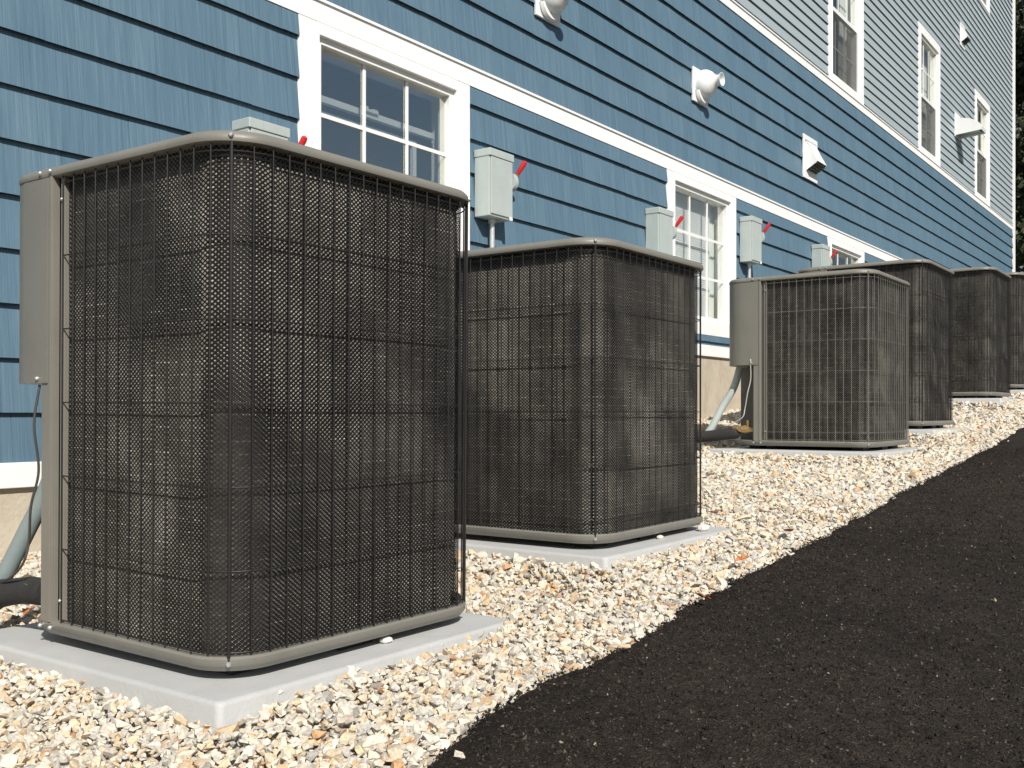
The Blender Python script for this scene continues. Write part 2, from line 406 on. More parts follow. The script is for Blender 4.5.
def grit():
    """loose dark grains that make the top of the asphalt rough"""
    rng = np.random.default_rng(9); n = 60000
    x = .8+5.2*rng.uniform(0, 1, n)**1.35; lim = np.array([edge(float(v)) for v in x])
    y = lim-.004-(1.5*rng.uniform(0, 1, n)**1.2)
    z = np.array([G(float(a), float(b))+.0105+lump(float(a), float(b)) for a, b in zip(x, y)])
    o = np.array([(1, 0, 0), (-1, 0, 0), (0, 1, 0), (0, -1, 0), (0, 0, 1), (0, 0, -1)], float)
    t = np.array([(0, 2, 4), (2, 1, 4), (1, 3, 4), (3, 0, 4), (2, 0, 5), (1, 2, 5), (3, 1, 5), (0, 3, 5)])
    rad = np.clip(.0021*rng.lognormal(0, .4, n), .0008, .0055)
    v = o[None]*(1+rng.normal(0, .2, (n, 6, 1)))+rng.normal(0, .25, (n, 6, 3)); v *= rad[:, None, None]; v += np.stack([x, y, z], 1)[:, None]
    me = bpy.data.meshes.new('asphalt_grit'); me.vertices.add(n*6); me.vertices.foreach_set('co', v.astype(np.float32).ravel())
    F = (t[None]+np.arange(n)[:, None, None]*6).reshape(-1).astype(np.int32); me.loops.add(len(F)); me.loops.foreach_set('vertex_index', F)
    nf = len(F)//3; me.polygons.add(nf); me.polygons.foreach_set('loop_start', np.arange(0, nf*3, 3, dtype=np.int32)); me.polygons.foreach_set('loop_total', np.full(nf, 3, dtype=np.int32))
    me.update(calc_edges=True); me.polygons.foreach_set('use_smooth', np.zeros(nf, dtype=bool))
    c = np.array([(.026, .0215, .0184)])*rng.lognormal(0, .55, (n, 1)); hot = rng.uniform(0, 1, n) < .004
    c[hot] = np.array([(.22, .18, .14)])*rng.uniform(.6, 1.6, (hot.sum(), 1)); c = np.concatenate([c, np.ones((n, 1))], 1)
    at = me.color_attributes.new('tint', 'FLOAT_COLOR', 'POINT'); at.data.foreach_set('color', np.repeat(c, 6, 0).astype(np.float32).ravel())
    me.materials.append(M['grit']); ob = bpy.data.objects.new('asphalt_grit', me); C.objects.link(ob)
    tag(ob, 'loose dark grit on the rough asphalt surface', 'grit', kind='stuff')
b_ = NB('asphalt_grit'); b_.l(b_.n('Attribute', attribute_name='tint').outputs['Color'], b_.p.inputs['Base Color']); b_.p.inputs['Roughness'].default_value = .95; b_.p.inputs['Specular IOR Level'].default_value = .12; M['grit'] = b_.m
grit()

# ------------------------------------------------------------ the building
X0, X1, ZT = -3.0, 19.72, 10.2
bld = empty('apartment_building', (X0, W, -1.2), 'long building with dark blue shingles below and pale clapboard above, white trim', 'building')
def part(mb, name, mat, parent=bld, **kw):
    # geometry is written in world coordinates; shift it into its parent's frame
    return mb, name, mat, parent, kw
def wb(mb, name, mat, parent, **kw):
    off = Vector((0, 0, 0)); p = parent
    while p: off += Vector(p.location); p = p.parent
    mb.v = [(a[0]-off.x, a[1]-off.y, a[2]-off.z) for a in mb.v]
    return mb.build(name, mat, parent, **kw)
LOWW = [(3.0, 4.19), (6.43, 7.63), (9.81, 11.0)]; UPW = [(9.84, 10.98), (13.20, 14.33), (16.45, 17.57)]
WINS = [(a, b, .59, 1.72) for a, b in LOWW]+[(a, b, 3.28, 4.89) for a, b in UPW]+[(a, b, 6.33, 7.94) for a, b in UPW]+[(6.43, 7.57, 3.28, 4.89)]
# plain wall behind the siding, with the window openings left out
mb = MB()
xs_ = sorted(set([X0, X1]+[v for a in WINS for v in (a[0]+.10, a[1]-.10)]))
for a, b in zip(xs_[:-1], xs_[1:]):
    holes = sorted([(z0+.10, z1-.075) for (p, q, z0, z1) in WINS if p+.10 <= a+1e-6 and q-.10 >= b-1e-6]); z = -.3+0
    for z0, z1 in holes+[(ZT, None)]:
        mb.box(a, W+.001, z, b, W+.16, z0)
        z = z1
wb(mb, 'wall', M['white'], bld)
mb = MB(); mb.box(X1-.1, W+.162, -.3, X1, 12, ZT); mb.box(X0, W+.162, -.3, X0+.1, 12, ZT); mb.box(X0, 12, -.3, X1, 12.1, ZT)
mb.box(X0, W+2.9, -.3, X1, W+3.0, ZT-.1)
wb(mb, 'end_wall', M['pale'], bld)
mb = MB(); mb.box(X0-.2, W-.1, ZT, X1+.2, 12.3, ZT+.15); wb(mb, 'roof', M['white'], bld)
# foundation
mb = MB(); mb.box(X0, W+.012, -1.2, X1-.01, W+.3, -.301)
steps = [(X0, 2.9, -.248), (2.9, 4.9, -.02), (4.9, 8.6, .429), (8.6, 12.4, .65), (12.4, X1-.02, .87)]
for a, b, z in steps: mb.box(a, W-.012, -1.2, b, W, z+.01)
wb(mb, 'foundation', M['concrete'], bld)
for a, b, z in steps:
    mb = MB(); mb.box(a+.001, W-.034, z, b-.001, W-.003, z+.084); wb(mb, 'skirt_trim', M['white'], bld, bevel=.003)

def clapboards(lines, step, prot, xr, zmax, wmin, wmax, mat, name, windows, stagger=0, zmin=None):
    mb = MB(); rng = random.Random(5)
    k = 0
    for z0 in lines:
        z1 = z0+step+.006
        x = xr[0]-rng.uniform(0, .2)
        while x < xr[1]:
            wd = rng.uniform(wmin, wmax); a, b = max(x, xr[0]), min(x+wd, xr[1]); x += wd
            if b <= a+.01: continue
            t = rng.random(); j = rng.uniform(-.0006, .0006); dz = rng.uniform(-stagger, stagger)
            segs = [(a, b, z0+dz, min(z1, zmax))]
            for (p, q, wz0, wz1) in windows:
                new = []
                for (s, e, c0, c1) in segs:
                    if e <= p or s >= q or c1 <= wz0 or c0 >= wz1: new.append((s, e, c0, c1)); continue
                    if s < p: new.append((s, p, c0, c1))
                    if e > q: new.append((q, e, c0, c1))
                    s2, e2 = max(s, p), min(e, q)
                    if c0 < wz0: new.append((s2, e2, c0, wz0))
                    if c1 > wz1: new.append((s2, e2, wz1, c1))
                segs = new
            for (s, e, c0, c1) in segs:
                if zmin is not None:
                    lim = zmin((s+e)/2)
                    if c1 <= lim+.01: continue
                    c0 = max(c0, lim)
                if c1-c0 < .004: continue
                g = .0006 if stagger else .0
                yb = W-.008-(prot-.008)*(z1-c0)/(z1-z0)-j; yt = W-.008-(prot-.008)*(z1-c1)/(z1-z0)-j
                s_, e_ = s+g, e-g
                mb.face([(s_, yb, c0), (e_, yb, c0), (e_, yt, c1), (s_, yt, c1)], t)
                lip, cav = yb+.003, c0+.009      # hollow behind the butt edge
                mb.face([(s_, lip, c0), (e_, lip, c0), (e_, yb, c0), (s_, yb, c0)], t)
                mb.face([(s_, lip, cav), (e_, lip, cav), (e_, lip, c0), (s_, lip, c0)], t)
                mb.face([(s_, W, cav), (e_, W, cav), (e_, lip, cav), (s_, lip, cav)], t)
                mb.face([(s_, yb, c0), (s_, yt, c1), (s_, W, c1), (s_, W, c0)], t)
                mb.face([(e_, yt, c1), (e_, yb, c0), (e_, W, c0), (e_, W, c1)], t)
                if c1 < z1-.008: mb.face([(s_, yt, c1), (e_, yt, c1), (e_, W, c1), (s_, W, c1)], t)
        k += 1
    return wb(mb, name, mat, bld)
def skirt_top(x):
    for a, b, z in steps:
        if a <= x < b: return z+.084
    return steps[-1][2]+.084
clapboards([.723+.1805*k for k in range(-5, 14)],   .1805, .027, (X0, 19.50), 3.2, .10, .24, M['blue'], 'shingle_siding',
           [(a, b, .59, 1.83) for a, b in LOWW]+[(X0, X1, 1.72, 1.825)], .0011, skirt_top)
clapboards([3.402+.0995*k for k in range(-2, 70)], .0995, .0235, (X0, 19.50), ZT, 2.0, 3.7, M['pale'], 'clapboard_siding',
           [w_ for w_ in WINS if w_[2] > 3]+[(X0, X1, 3.0, 3.281)])
# white bands and corner board
mb = MB(); mb.box(X0, W-.022, 1.722, 19.50, W-.002, 1.812); mb.box(X0, W-.031, 1.8125, 19.50, W-.002, 1.825)
wb(mb, 'band_trim', M['white'], bld)
mb = MB(); mb.box(X0, W-.022, 3.20, 19.50, W-.002, 3.268); mb.box(X0, W-.031, 3.2685, 19.50, W-.002, 3.280)
wb(mb, 'band_trim', M['white'], bld)
mb = MB(); mb.box(19.50, W-.021, .8, X1+.03, W, ZT); mb.box(X1+.001, W, .8, X1+.03, W+.12, ZT); wb(mb, 'corner_board', M['white'], bld)

def window(x0, x1, z0, z1, kind):
    cw = .105
    inx0, inx1, inz0 = x0+cw, x1-cw, z0+(.11 if kind[0] == 'l' else .055)
    inz1 = z1-.045 if kind[0] == 'l' else z1-cw
    root = MB()
    root.box(x0, W-.0205, z0, inx0, W+.02, z1); root.box(inx1, W-.0205, z0, x1, W+.02, z1)
    root.box(inx0+.0005, W-.0215, inz1, inx1-.0005, W+.02, z1); root.box(inx0+.0005, W-.0255, z0, inx1-.0005, W+.02, inz0)
    # brick-mould lip
    root.box(inx0, W-.027, inz0+.0005, inx0+.012, W+.03, inz1-.0005); root.box(inx1-.012, W-.027, inz0+.0005, inx1, W+.03, inz1-.0005)
    root.box(inx0+.0125, W-.028, inz1-.012, inx1-.0125, W+.03, inz1-.0005)
    c = wb(root, 'window', M['white'], bld, bevel=.002)
    fr = MB(); a, b, lo, hi = inx0+.012, inx1-.012, inz0, inz1-.012; s = .030; yy0, yy1 = W-.004, W+.075
    for q in ((a, a+s, lo, hi), (b-s, b, lo, hi)): fr.box(q[0], yy0, q[2], q[1], yy1, q[3])
    fr.box(a+s, yy0-.001, hi-s, b-s, yy1, hi); fr.box(a+s, yy0-.001, lo, b-s, yy1, lo+s)
    wb(fr, 'frame', M['vinyl'], c, bevel=.0015)
    ga, gb, gl, gh = a+s, b-s, lo+s, hi-s
    wdt, hgt = gb-ga, gh-gl; yg = W+.03
    mu = MB(); mw = .009
    if kind[0] == 'l':
        for i in (1, 2): mu.box(ga+wdt*i/3-mw, yg-.008, gl, ga+wdt*i/3+mw, yg-.003, gh)
        for i in (1, 2): mu.box(ga, yg-.0078, gl+hgt*i/3-mw, gb, yg-.0032, gl+hgt*i/3+mw)
        wb(mu, 'muntins', M['vinyl'], c)
        g = MB(); g.face([(ga, yg, gl), (gb, yg, gl), (gb, yg, gh), (ga, yg, gh)]); wb(g, 'glass', M['glass_bright' if kind == 'l1' else 'glass'], c)
    else:
        zm = gl+hgt*.49
        sa = MB(); sa.box(ga, yg-.02, zm-.02, gb, yg+.02, zm+.02); wb(sa, 'meeting_rail', M['vinyl'], c)
        for i in (1, 2): mu.box(ga+wdt*i/3-mw, yg-.008, zm+.02, ga+wdt*i/3+mw, yg-.003, gh)
        mu.box(ga, yg-.0078, (zm+gh)/2-mw, gb, yg-.0032, (zm+gh)/2+mw)
        for i in (1, 2): mu.box(ga+wdt*i/3-mw, yg+.022, gl, ga+wdt*i/3+mw, yg+.027, zm-.02)
        mu.box(ga, yg+.0222, (zm+gl)/2-mw, gb, yg+.0268, (zm+gl)/2+mw)
        wb(mu, 'muntins', M['vinyl'], c)
        g = MB(); g.face([(ga, yg, zm), (gb, yg, zm), (gb, yg, gh), (ga, yg, gh)]); g.face([(ga, yg+.03, gl), (gb, yg+.03, gl), (gb, yg+.03, zm), (ga, yg+.03, zm)])
        wb(g, 'glass', M['glass'], c)
        g = MB(); g.face([(ga, yg-.018, gl), (gb, yg-.018, gl), (gb, yg-.018, zm-.02), (ga, yg-.018, zm-.02)]); wb(g, 'insect_screen', M['screen'], c)
    # the room behind
    rm = MB(); d = 1.9; ya = W+.161; yb = ya+d; xa, xb, za, zb = a-.3, b+1.7, lo-.6, hi+.75
    rm.face([(xa, yb, za), (xb, yb, za), (xb, yb, zb), (xa, yb, zb)]); rm.face([(xa, ya, za), (xa, yb, za), (xa, yb, zb), (xa, ya, zb)])
    rm.face([(xb, ya, za), (xb, yb, za), (xb, yb, zb), (xb, ya, zb)]); rm.face([(xa, ya, za), (xb, ya, za), (xb, yb, za), (xa, yb, za)])
    rm.face([(xa, ya, zb), (xb, ya, zb), (xb, yb, zb), (xa, yb, zb)])
    wb(rm, 'room', M['room'], c)
    if kind == 'l1':                                # the raised inner sash with its latch
        y = W+.115; z = gl+hgt*.775
        s2 = MB(); s2.box(ga-.02, y, z, gb+.02, y+.03, z+.03); s2.box(ga-.02, y+.035, z-.052, gb-.1, y+.055, z-.027)
        s2.box(gb-.11, y+.034, gl-.1, gb-.085, y+.056, z-.03)
        for i in (1, 2): s2.box(ga+wdt*i/3-.17, y+.04, gl-.05, ga+wdt*i/3-.152, y+.048, z-.052)
        wb(s2, 'inner_sash', M['vinyl'], c)
        lt = MB(); xm = (ga+gb)/2-.02
        lt.box(xm-.055, y-.012, z+.022, xm+.055, y+.022, z+.038); lt.box(xm-.05, y-.008, z+.0385, xm-.01, y+.018, z+.05); lt.box(xm+.015, y-.01, z+.0385, xm+.055, y+.016, z+.046)
        wb(lt, 'latch', M['vinyl'], c, bevel=.004)
        bb = MB(); bb.box(4.22, W+.9, 1.52, 4.72, W+1.2, 1.95); wb(bb, 'brown_cabinet', M['brown'], c)
    if kind == 'l2':
        bl = MB(); y = W+.10
        nn = 56
        for i in range(nn):
            z = gl+hgt*(i+.5)/nn; bl.face([(ga-.02, y-.005, z-.0105), (gb+.02-.12, y-.005, z-.0105), (gb+.02-.12, y+.004, z+.0095), (ga-.02, y+.004, z+.0095)])
        wb(bl, 'blinds', M['vinyl'], c)
        cu = MB(); cu.loft([[(gb-.13+.02*i, W+.12+.012*(i % 2), gl-.05) for i in range(11)], [(gb-.13+.02*i, W+.12+.012*(i % 2), gh+.05) for i in range(11)]], closed=False)
        wb(cu, 'curtain', M['curtain'], c)
    if kind == 'u':
        cu = MB(); cu.loft([[(gb-.24+.02*i, W+.13+.02*(i % 2), gl-.05) for i in range(15)], [(gb-.24+.02*i, W+.13+.02*(i % 2), gh+.05) for i in range(15)]], closed=False)
        wb(cu, 'curtain', M['curtain'], c)
for i, (a, b) in enumerate(LOWW): window(a, b, .59, 1.7215, ['l1', 'l2', 'l3'][i])
for (a, b) in UPW+[(6.43, 7.57)]: window(a, b, 3.2805, 4.89, 'u')
for (a, b) in UPW: window(a, b, 6.33, 7.94, 'u')

def rrect(x0, y0, x1, y1, r, seg=9, cut=None):
    """rounded rectangle from the back-left corner counter-clockwise (down the left side first)"""
    pts = []
    def arc(cx, cy, a0, rr):
        for k in range(seg+1):
            t = R(a0+90*k/seg); pts.append((cx+rr*math.cos(t), cy+rr*math.sin(t)))
    if cut: pts += [(x0+cut, y1), (x0+cut*.55, y1-cut*.28), (x0+cut*.12, y1-cut*.80), (x0, y1-cut-.02)]
    else: arc(x0+r, y1-r, 90, r)
    arc(x0+r, y0+r, 180, r); arc(x1-r, y0+r, 270, r); arc(x1-r, y1-r, 0, r)
    return pts
# ------------------------------------------------------------ pads
PL = ['grey equipment pad under the nearest air conditioner', 'grey pad under the second air conditioner, a white stone on its far end',
      'grey pad under the third air conditioner, the one showing brass valves', 'grey pad under the tall air conditioner just behind the one with the brass valves',
      'grey pad under the fifth air conditioner, shaded under its rail', 'grey pad under the farthest air conditioner at the right edge']
for (a, b, c_, d, z), lab in zip(PADS, PL):
    mb = MB(); h = .105; e = .012
    def ring(i, zz): return [(p[0], p[1], zz) for p in rrect(a+i, b+i, c_-i, d-i, .014, 4)]
    mb.loft([ring(-.006, z-h), ring(0, z-.009), ring(.0012, z-.005), ring(.005, z-.0014), ring(.010, z)], True, (True, True))
    cx, cy = (a+c_)/2, (b+d)/2
    mb.v = [(p[0]-cx, p[1]-cy, p[2]-(z-h)) for p in mb.v]
    o = mb.build('equipment_pad', M['pad'], smooth=True, loc=(cx, cy, z-h)); tag(o, lab, 'equipment pad', 'pads under the air conditioners')

# ------------------------------------------------------------ air conditioners
def open_path(ins, r=.11, seg=10):
    """the run of the coil: left side from the post forward, front, right side, and along the back"""
    x0, y0, x1, y1 = ins, ins, WX-ins, WY-ins; r = r-ins; pts = [(x0, .560)]
    def arc(cx, cy, a0):
        for k in range(seg+1):
            t = R(a0+90*k/seg); pts.append((cx+r*math.cos(t), cy+r*math.sin(t)))
    arc(x0+r, y0+r, 180); arc(x1-r, y0+r, 270); arc(x1-r, y1-r, 0); pts.append((.30, y1)); return pts
def cum(pts):
    s = [0]
    for a, b in zip(pts[:-1], pts[1:]): s.append(s[-1]+math.hypot(b[0]-a[0], b[1]-a[1]))
    return s
def at_len(pts, s, L):
    for i in range(len(s)-1):
        if s[i+1] >= L:
            t = (L-s[i])/(s[i+1]-s[i]); a, b = pts[i], pts[i+1]
            d = (b[0]-a[0], b[1]-a[1]); n = math.hypot(*d)
            return (a[0]+d[0]*t, a[1]+d[1]*t), (d[1]/n, -d[0]/n)
    return pts[-1], (0, 1)
def screw(p, nrm, r, parent):
    p = Vector(p); n = Vector(nrm); mb = MB()
    mb.tube([p, p+n*.003, p+n*.0055], [r, r*.95, r*.5], 8); mb.build('screw', M['screw'], parent, smooth=True)
def air_conditioner(x, zb, h, label, wire='wire'):
    root = empty('air_conditioner', (x, Y0, zb-.020), label, 'air conditioner', 'air conditioners standing in a row along the wall')
    B = .020                                        # rail bottom above the pad
    z = lambda v: v+B
    # base pan with rolled rail, on four feet
    mb = MB()
    prof = [(.030, .002), (.010, .0), (.004, .008), (.0, .012), (-.001, .024), (.003, .028), (.03, .027)]
    mb.loft([[(p[0], p[1], z(zz)) for p in rrect(i, i, WX-i, WY-i, max(.02, .11-i), cut=.165)] for i, zz in prof], True, (True, True))
    base = mb.build('base_pan', M['taupe'], root, smooth=True)
    for fx, fy in ((.12, .10), (WX-.12, .10), (.2, WY-.12), (WX-.12, WY-.12), (WX/2, .08)):
        f = MB(); f.box(fx-.05, fy-.03, 0.001, fx+.05, fy+.03, z(.003)); f.build('foot', M['black'], base)
    # top cover with rolled edge, fan grille on top
    mb = MB()
    prof = [(.03, h-.026), (.006, h-.027), (-.001, h-.024), (-.003, h-.018), (.0, h-.010), (.007, h-.003), (.020, h), (.05, h+.001), (.09, h+.0)]
    mb.loft([[(p[0], p[1], z(zz)) for p in rrect(i, i, WX-i, WY-i, max(.02, .11-i))] for i, zz in prof], True, (True, True))
    cap = mb.build('top_cover', M['taupe'], root, smooth=True)
    mb = MB(); cx, cy = WX/2, WY/2
    for k in range(1, 9): mb.tube([(cx+.035*k*math.cos(t), cy+.035*k*math.sin(t), z(h+.012)) for t in [2*math.pi*j/28 for j in range(29)]], .002, 4)
    for k in range(8):
        t = math.pi*k/8; mb.tube([(cx-.29*math.cos(t), cy-.29*math.sin(t), z(h+.010)), (cx+.29*math.cos(t), cy+.29*math.sin(t), z(h+.010))], .0025, 4)
    mb.build('fan_grille', M['wire'], root)
    # fins, netting, wire cage
    pc = open_path(.0285); sc = cum(pc); zz0, zz1 = .020, h-.022
    mb = MB(); mb.loft([[(p[0], p[1], z(v)) for p in pc] for v in (zz0, zz1)], closed=False, uvs=lambda k, j: (sc[j], (zz0, zz1)[k]))
    mb.build('coil', M['coil'], root, smooth=True)
    pn = open_path(.020); sn = cum(pn); N = 84; NR = 30; mb = MB(); seed = int(x*100)
    def slack(a, b): return .0052*(lerp_noise(a*9+lerp_noise(b*6, seed+1), seed)*.6+lerp_noise(b*11+a*5, seed+2)*.4-.5)
    ring = [at_len(pn, sn, min(sn[-1]*q/N, sn[-1]-1e-4)) for q in range(N+1)]; hz = [zz0+(zz1-zz0)*q/NR for q in range(NR+1)]
    mb.loft([[(p[0][0]+p[1][0]*slack(sn[-1]*q/N, v), p[0][1]+p[1][1]*slack(sn[-1]*q/N, v), z(v)) for q, p in enumerate(ring)] for v in hz],
            closed=False, uvs=lambda k, j: (sn[-1]*j/N, hz[k]))
    mb.build('netting', M['net'], root, smooth=True)
    pw = open_path(.006); sw = cum(pw); L = sw[-1]; mb = MB(); sp = .0408
    half = sw[1]+(sw[11]-sw[1])/2                  # the rod standing on the near corner
    i0 = int(half/sp)
    for i in range(-i0, int((L-half)/sp)+1):
        if i == 0: continue
        (px, py), n = at_len(pw, sw, half+i*sp); mb.tube([(px, py, z(.024)), (px, py, z(h-.024))], .0016, 6, (False, False))
    rows = [h-.040]; v = h-.197
    while v > .07: rows.append(v); v -= .1585
    rows.append(.034)
    pr = open_path(.0095)
    for v in rows: mb.tube([(p[0], p[1], z(v)) for p in pr], .0016, 6)
    mb.build('wire_grille', M[wire], root, smooth=True)
    for j in (half, sw[11]+(sw[12]-sw[11])+(sw[22]-sw[12])/2):
        (px, py), n = at_len(pw, sw, j); cr = MB(); cr.tube([(px+n[0]*.004, py+n[1]*.004, z(.020)), (px+n[0]*.004, py+n[1]*.004, z(h-.020))], .0034, 6)
        r_ = cr.build('corner_rod', M[wire], root, smooth=True)
        screw((px+n[0]*.008, py+n[1]*.008, z(h-.0135)), (n[0], n[1], 0), .0056, r_); screw((px+n[0]*.006, py+n[1]*.006, z(.015)), (n[0], n[1], 0), .0056, r_)
    # post, channel beside it and the service recess
    mb = MB(); mb.box(.0, .590, z(.026), .018, .630, z(h-.024)); mb.box(-.0025, .590, z(.027), -.0002, .600, z(h-.025))
    mb.box(.012, .562, z(.026), .050, .577, z(h-.024)); mb.box(.020, .5775, z(.026), .034, .590, z(h-.024))
    post = mb.build('corner_post', M['taupe'], root, bevel=.0015)
    for y_ in (.592, .632): screw((-.003, y_, z(h-.014)), (-1, 0, 0), .005, post); screw((0, y_-.002, z(.016)), (-1, 0, 0), .005, post)
    screw((.012, .569, z(h-.075)), (-1, 0, 0), .005, post); screw((.012, .569, z(.075)), (-1, 0, 0), .005, post); screw((-.004, .640, z(h-.462)), (-1, 0, 0), .005, post)
    mb = MB(); mb.box(.018, .6305, z(.026), .205, .640, z(h-.47)); mb.box(.205, .6305, z(.0265), .217, .790, z(h-.4695))
    mb.build('service_panel', M['taupe'], root, bevel=.001)
    # control box
    poly = [(-.0035, .603), (-.0035, WY-.11)]+[(.11+.11*math.cos(R(180-9*k)), WY-.11+.11*math.sin(R(180-9*k))) for k in range(1, 11)]+[(.28, WY), (.28, .642), (.0192, .642), (.0192, .632), (-.0005, .632), (-.0005, .603)]
    mb = MB(); mb.loft([[(p[0]+.0, p[1], z(v)) for p in poly] for v in (h-.472, h-.0275)], True, (True, True))
    mb.build('control_box', M['taupe'], root, smooth=True)
    mb = MB(); mb.tube([(.04, .645, z(.085)), (.04, .69, z(.085)), (.04, .72, z(.085)), (.04, .760, z(.085))], [.015, .024, .018, .025], 8)
    mb.tube([(.04, .675, z(.085)), (.04, .675, z(.135))], [.009, .011], 6); mb.tube([(.04, .715, z(.085)), (.012, .715, z(.085))], [.009, .012], 6)
    mb.tube([(.085, .66, z(.085)), (.085, .735, z(.085))], [.012, .012], 8)
    mb.build('service_valve', M['brass'], root, smooth=True)
    return root
UL = ['nearest and largest air conditioner at left, dark netting, tan control box at its upper left',
      'second air conditioner from the left, shorter, standing below the second disconnect box',
      'third air conditioner, grey wire cage, tan control box and brass valves showing at its left',
      'tall air conditioner directly behind the one with the brass valves, partly hidden by it',
      'fifth air conditioner, its right side glinting, second from the right edge',
      'farthest air conditioner, cut off by the right edge of the photo']
units = []
for i, (x, zb, h, k) in enumerate(UN):
    units.append(air_conditioner(x, zb, h, UL[i], 'wire_light' if i == 2 else 'wire'))
units[0].rotation_euler = (R(.5), 0, 0)
mb = MB(); mb.tube([(WX-.085, .012, .068), (WX-.085, .024, .068)], .010, 8); mb.build('grommet', M['black'], units[0])

# lines from units one and three to the wall
def lines(i, tone, lab):
    x, zb, h, k = UN[i]; P = lambda a, b, c_: Vector((x+a, Y0+b, zb+c_))
    def thing(name, pts, r, mat, label, cat, group, n=14):
        pts = spline(pts, 8); o0 = pts[-1]; mb = MB(); mb.tube([p-o0 for p in pts], r, n); o = mb.build(name, mat, smooth=True, loc=o0); tag(o, label, cat, group); return o
    zg = G(x, 2.6)-zb
    thing('insulated_pipe', [P(.04, .668 if i == 0 else .748, .083 if i == 0 else .068), P(.03, .77, .078 if i == 0 else .062), P(.0, .95, .040), P(-.05, 1.3, zg+.05), P(-.1, 1.72, zg+.06), P(-.1, 1.80, zg+.09)], .031, M['foam'],
          'black foam insulated pipe running from the brass valve of the %s' % lab, 'pipe', 'insulated pipes behind the air conditioners')
    thing('copper_line', [P(.085, .735, .083), P(.08, .85, .06), P(.03, 1.0, zg+.05), P(-.02, 1.35, zg+.025), P(-.06, 1.8, zg+.06)], .008, M['cable'],
          'thin dark liquid line beside the foam pipe of the %s' % lab, 'pipe', 'liquid lines behind the air conditioners', 8)
    thing('electrical_conduit', [P(.12, .72, h-.47), P(.13, .75, .46), P(.11, .79, .316), P(.09, .85, .206), P(.05, .92, .06), P(.03, 1.02, zg+.03), P(.05, 1.4, zg+.02), P(.1, 1.76, zg+.03), P(.1, 1.77, zg+.3)], .0205, M[tone],
          'grey flexible conduit curving down from the control box of the %s' % lab, 'conduit', 'conduits of the air conditioners')
    thing('control_wire', [P(.004, .640, h-.47), P(-.006, .645, .46), P(.006, .648, .36), P(-.004, .662, .28), P(.0, .678, .20), P(-.008, .69, .15), P(.0, .76, .112), P(.0, .80, .103)], .0028, M['cable' if i == 0 else 'cable_light'],
          'thin loose wire hanging below the control box of the %s' % lab, 'wire', 'control wires of the air conditioners', 6)
lines(0, 'conduit', 'nearest air conditioner')
lines(2, 'box', 'third air conditioner')

# ------------------------------------------------------------ disconnect boxes
def disconnect(x, z0, hh, label):
    r = empty('disconnect_switch', (x, W-.022, z0), label, 'electrical box', 'grey disconnect boxes with red levers on the wall')
    d = .098; wd = .205
    mb = MB(); mb.box(0, -d, 0, wd, 0, hh-.001); b = mb.build('enclosure', M['box'], r, bevel=.004)
    mb = MB(); mb.box(.010, -d-.007, .012, wd-.004, -d-.0005, hh-.038); mb.build('door', M['box'], r, bevel=.003)
    mb = MB(); mb.box(-.004, -d-.011, hh-.036, wd+.004, .0, hh+.004); mb.build('hood', M['box'], r, bevel=.003)
    mb = MB(); mb.loft([[(v, p[0], p[1]) for p in [(-.082+.038*math.cos(t), hh*.61+.048*math.sin(t)) for t in [2*math.pi*k/20 for k in range(20)]]] for v in (wd, wd+.030)], True, (True, True))
    mb.build('lever_plate', M['box'], r, smooth=True)
    mb = MB(); mb.tube([(wd+.026, -.090, hh*.64), (wd+.034, -.100, hh*.69), (wd+.036, -.106, hh*.73)], [.013, .012, .009], 8); mb.build('lever_arm', M['brass'], r, smooth=True)
    mb = MB(); mb.tube([(wd+.036, -.104, hh*.715), (wd+.038, -.112, hh*.755), (wd+.044, -.142, hh*.875), (wd+.045, -.150, hh*.915), (wd+.045, -.152, hh*.93)], [.007, .0115, .0145, .013, .005], 10); mb.build('lever', M['red'], r, smooth=True)
    mb = MB(); mb.tube([(wd*.5, -.04, 0.002), (wd*.5, -.04, -.02), (wd*.5, -.04, -.0201), (wd*.5, -.04, -.75)], [.022, .022, .0135, .0135], 12); mb.build('conduit', M['steel'], r, smooth=True)
    mb = MB(); mb.box(wd-.035, -d-.012, -.004, wd-.010, -d-.006, .016); mb.build('latch', M['vinyl'], r, bevel=.002)
    return r
for x, z0, hh, lab in [(2.645, .82, .35, 'grey disconnect box left of the nearest window, mostly hidden by the nearest air conditioner'),
                    (4.225, 1.035, .35, 'fully visible grey disconnect box right of the first window, conduit showing below it'),
                    (6.11, 1.035, .35, 'grey disconnect box overlapping the left edge of the second window'),
                    (7.69, 1.215, .36, 'grey disconnect box just right of the second window, above the third air conditioner'),
                    (9.36, 1.215, .36, 'small far grey disconnect box at the left of the third window')]:
    disconnect(x, z0, hh, lab)

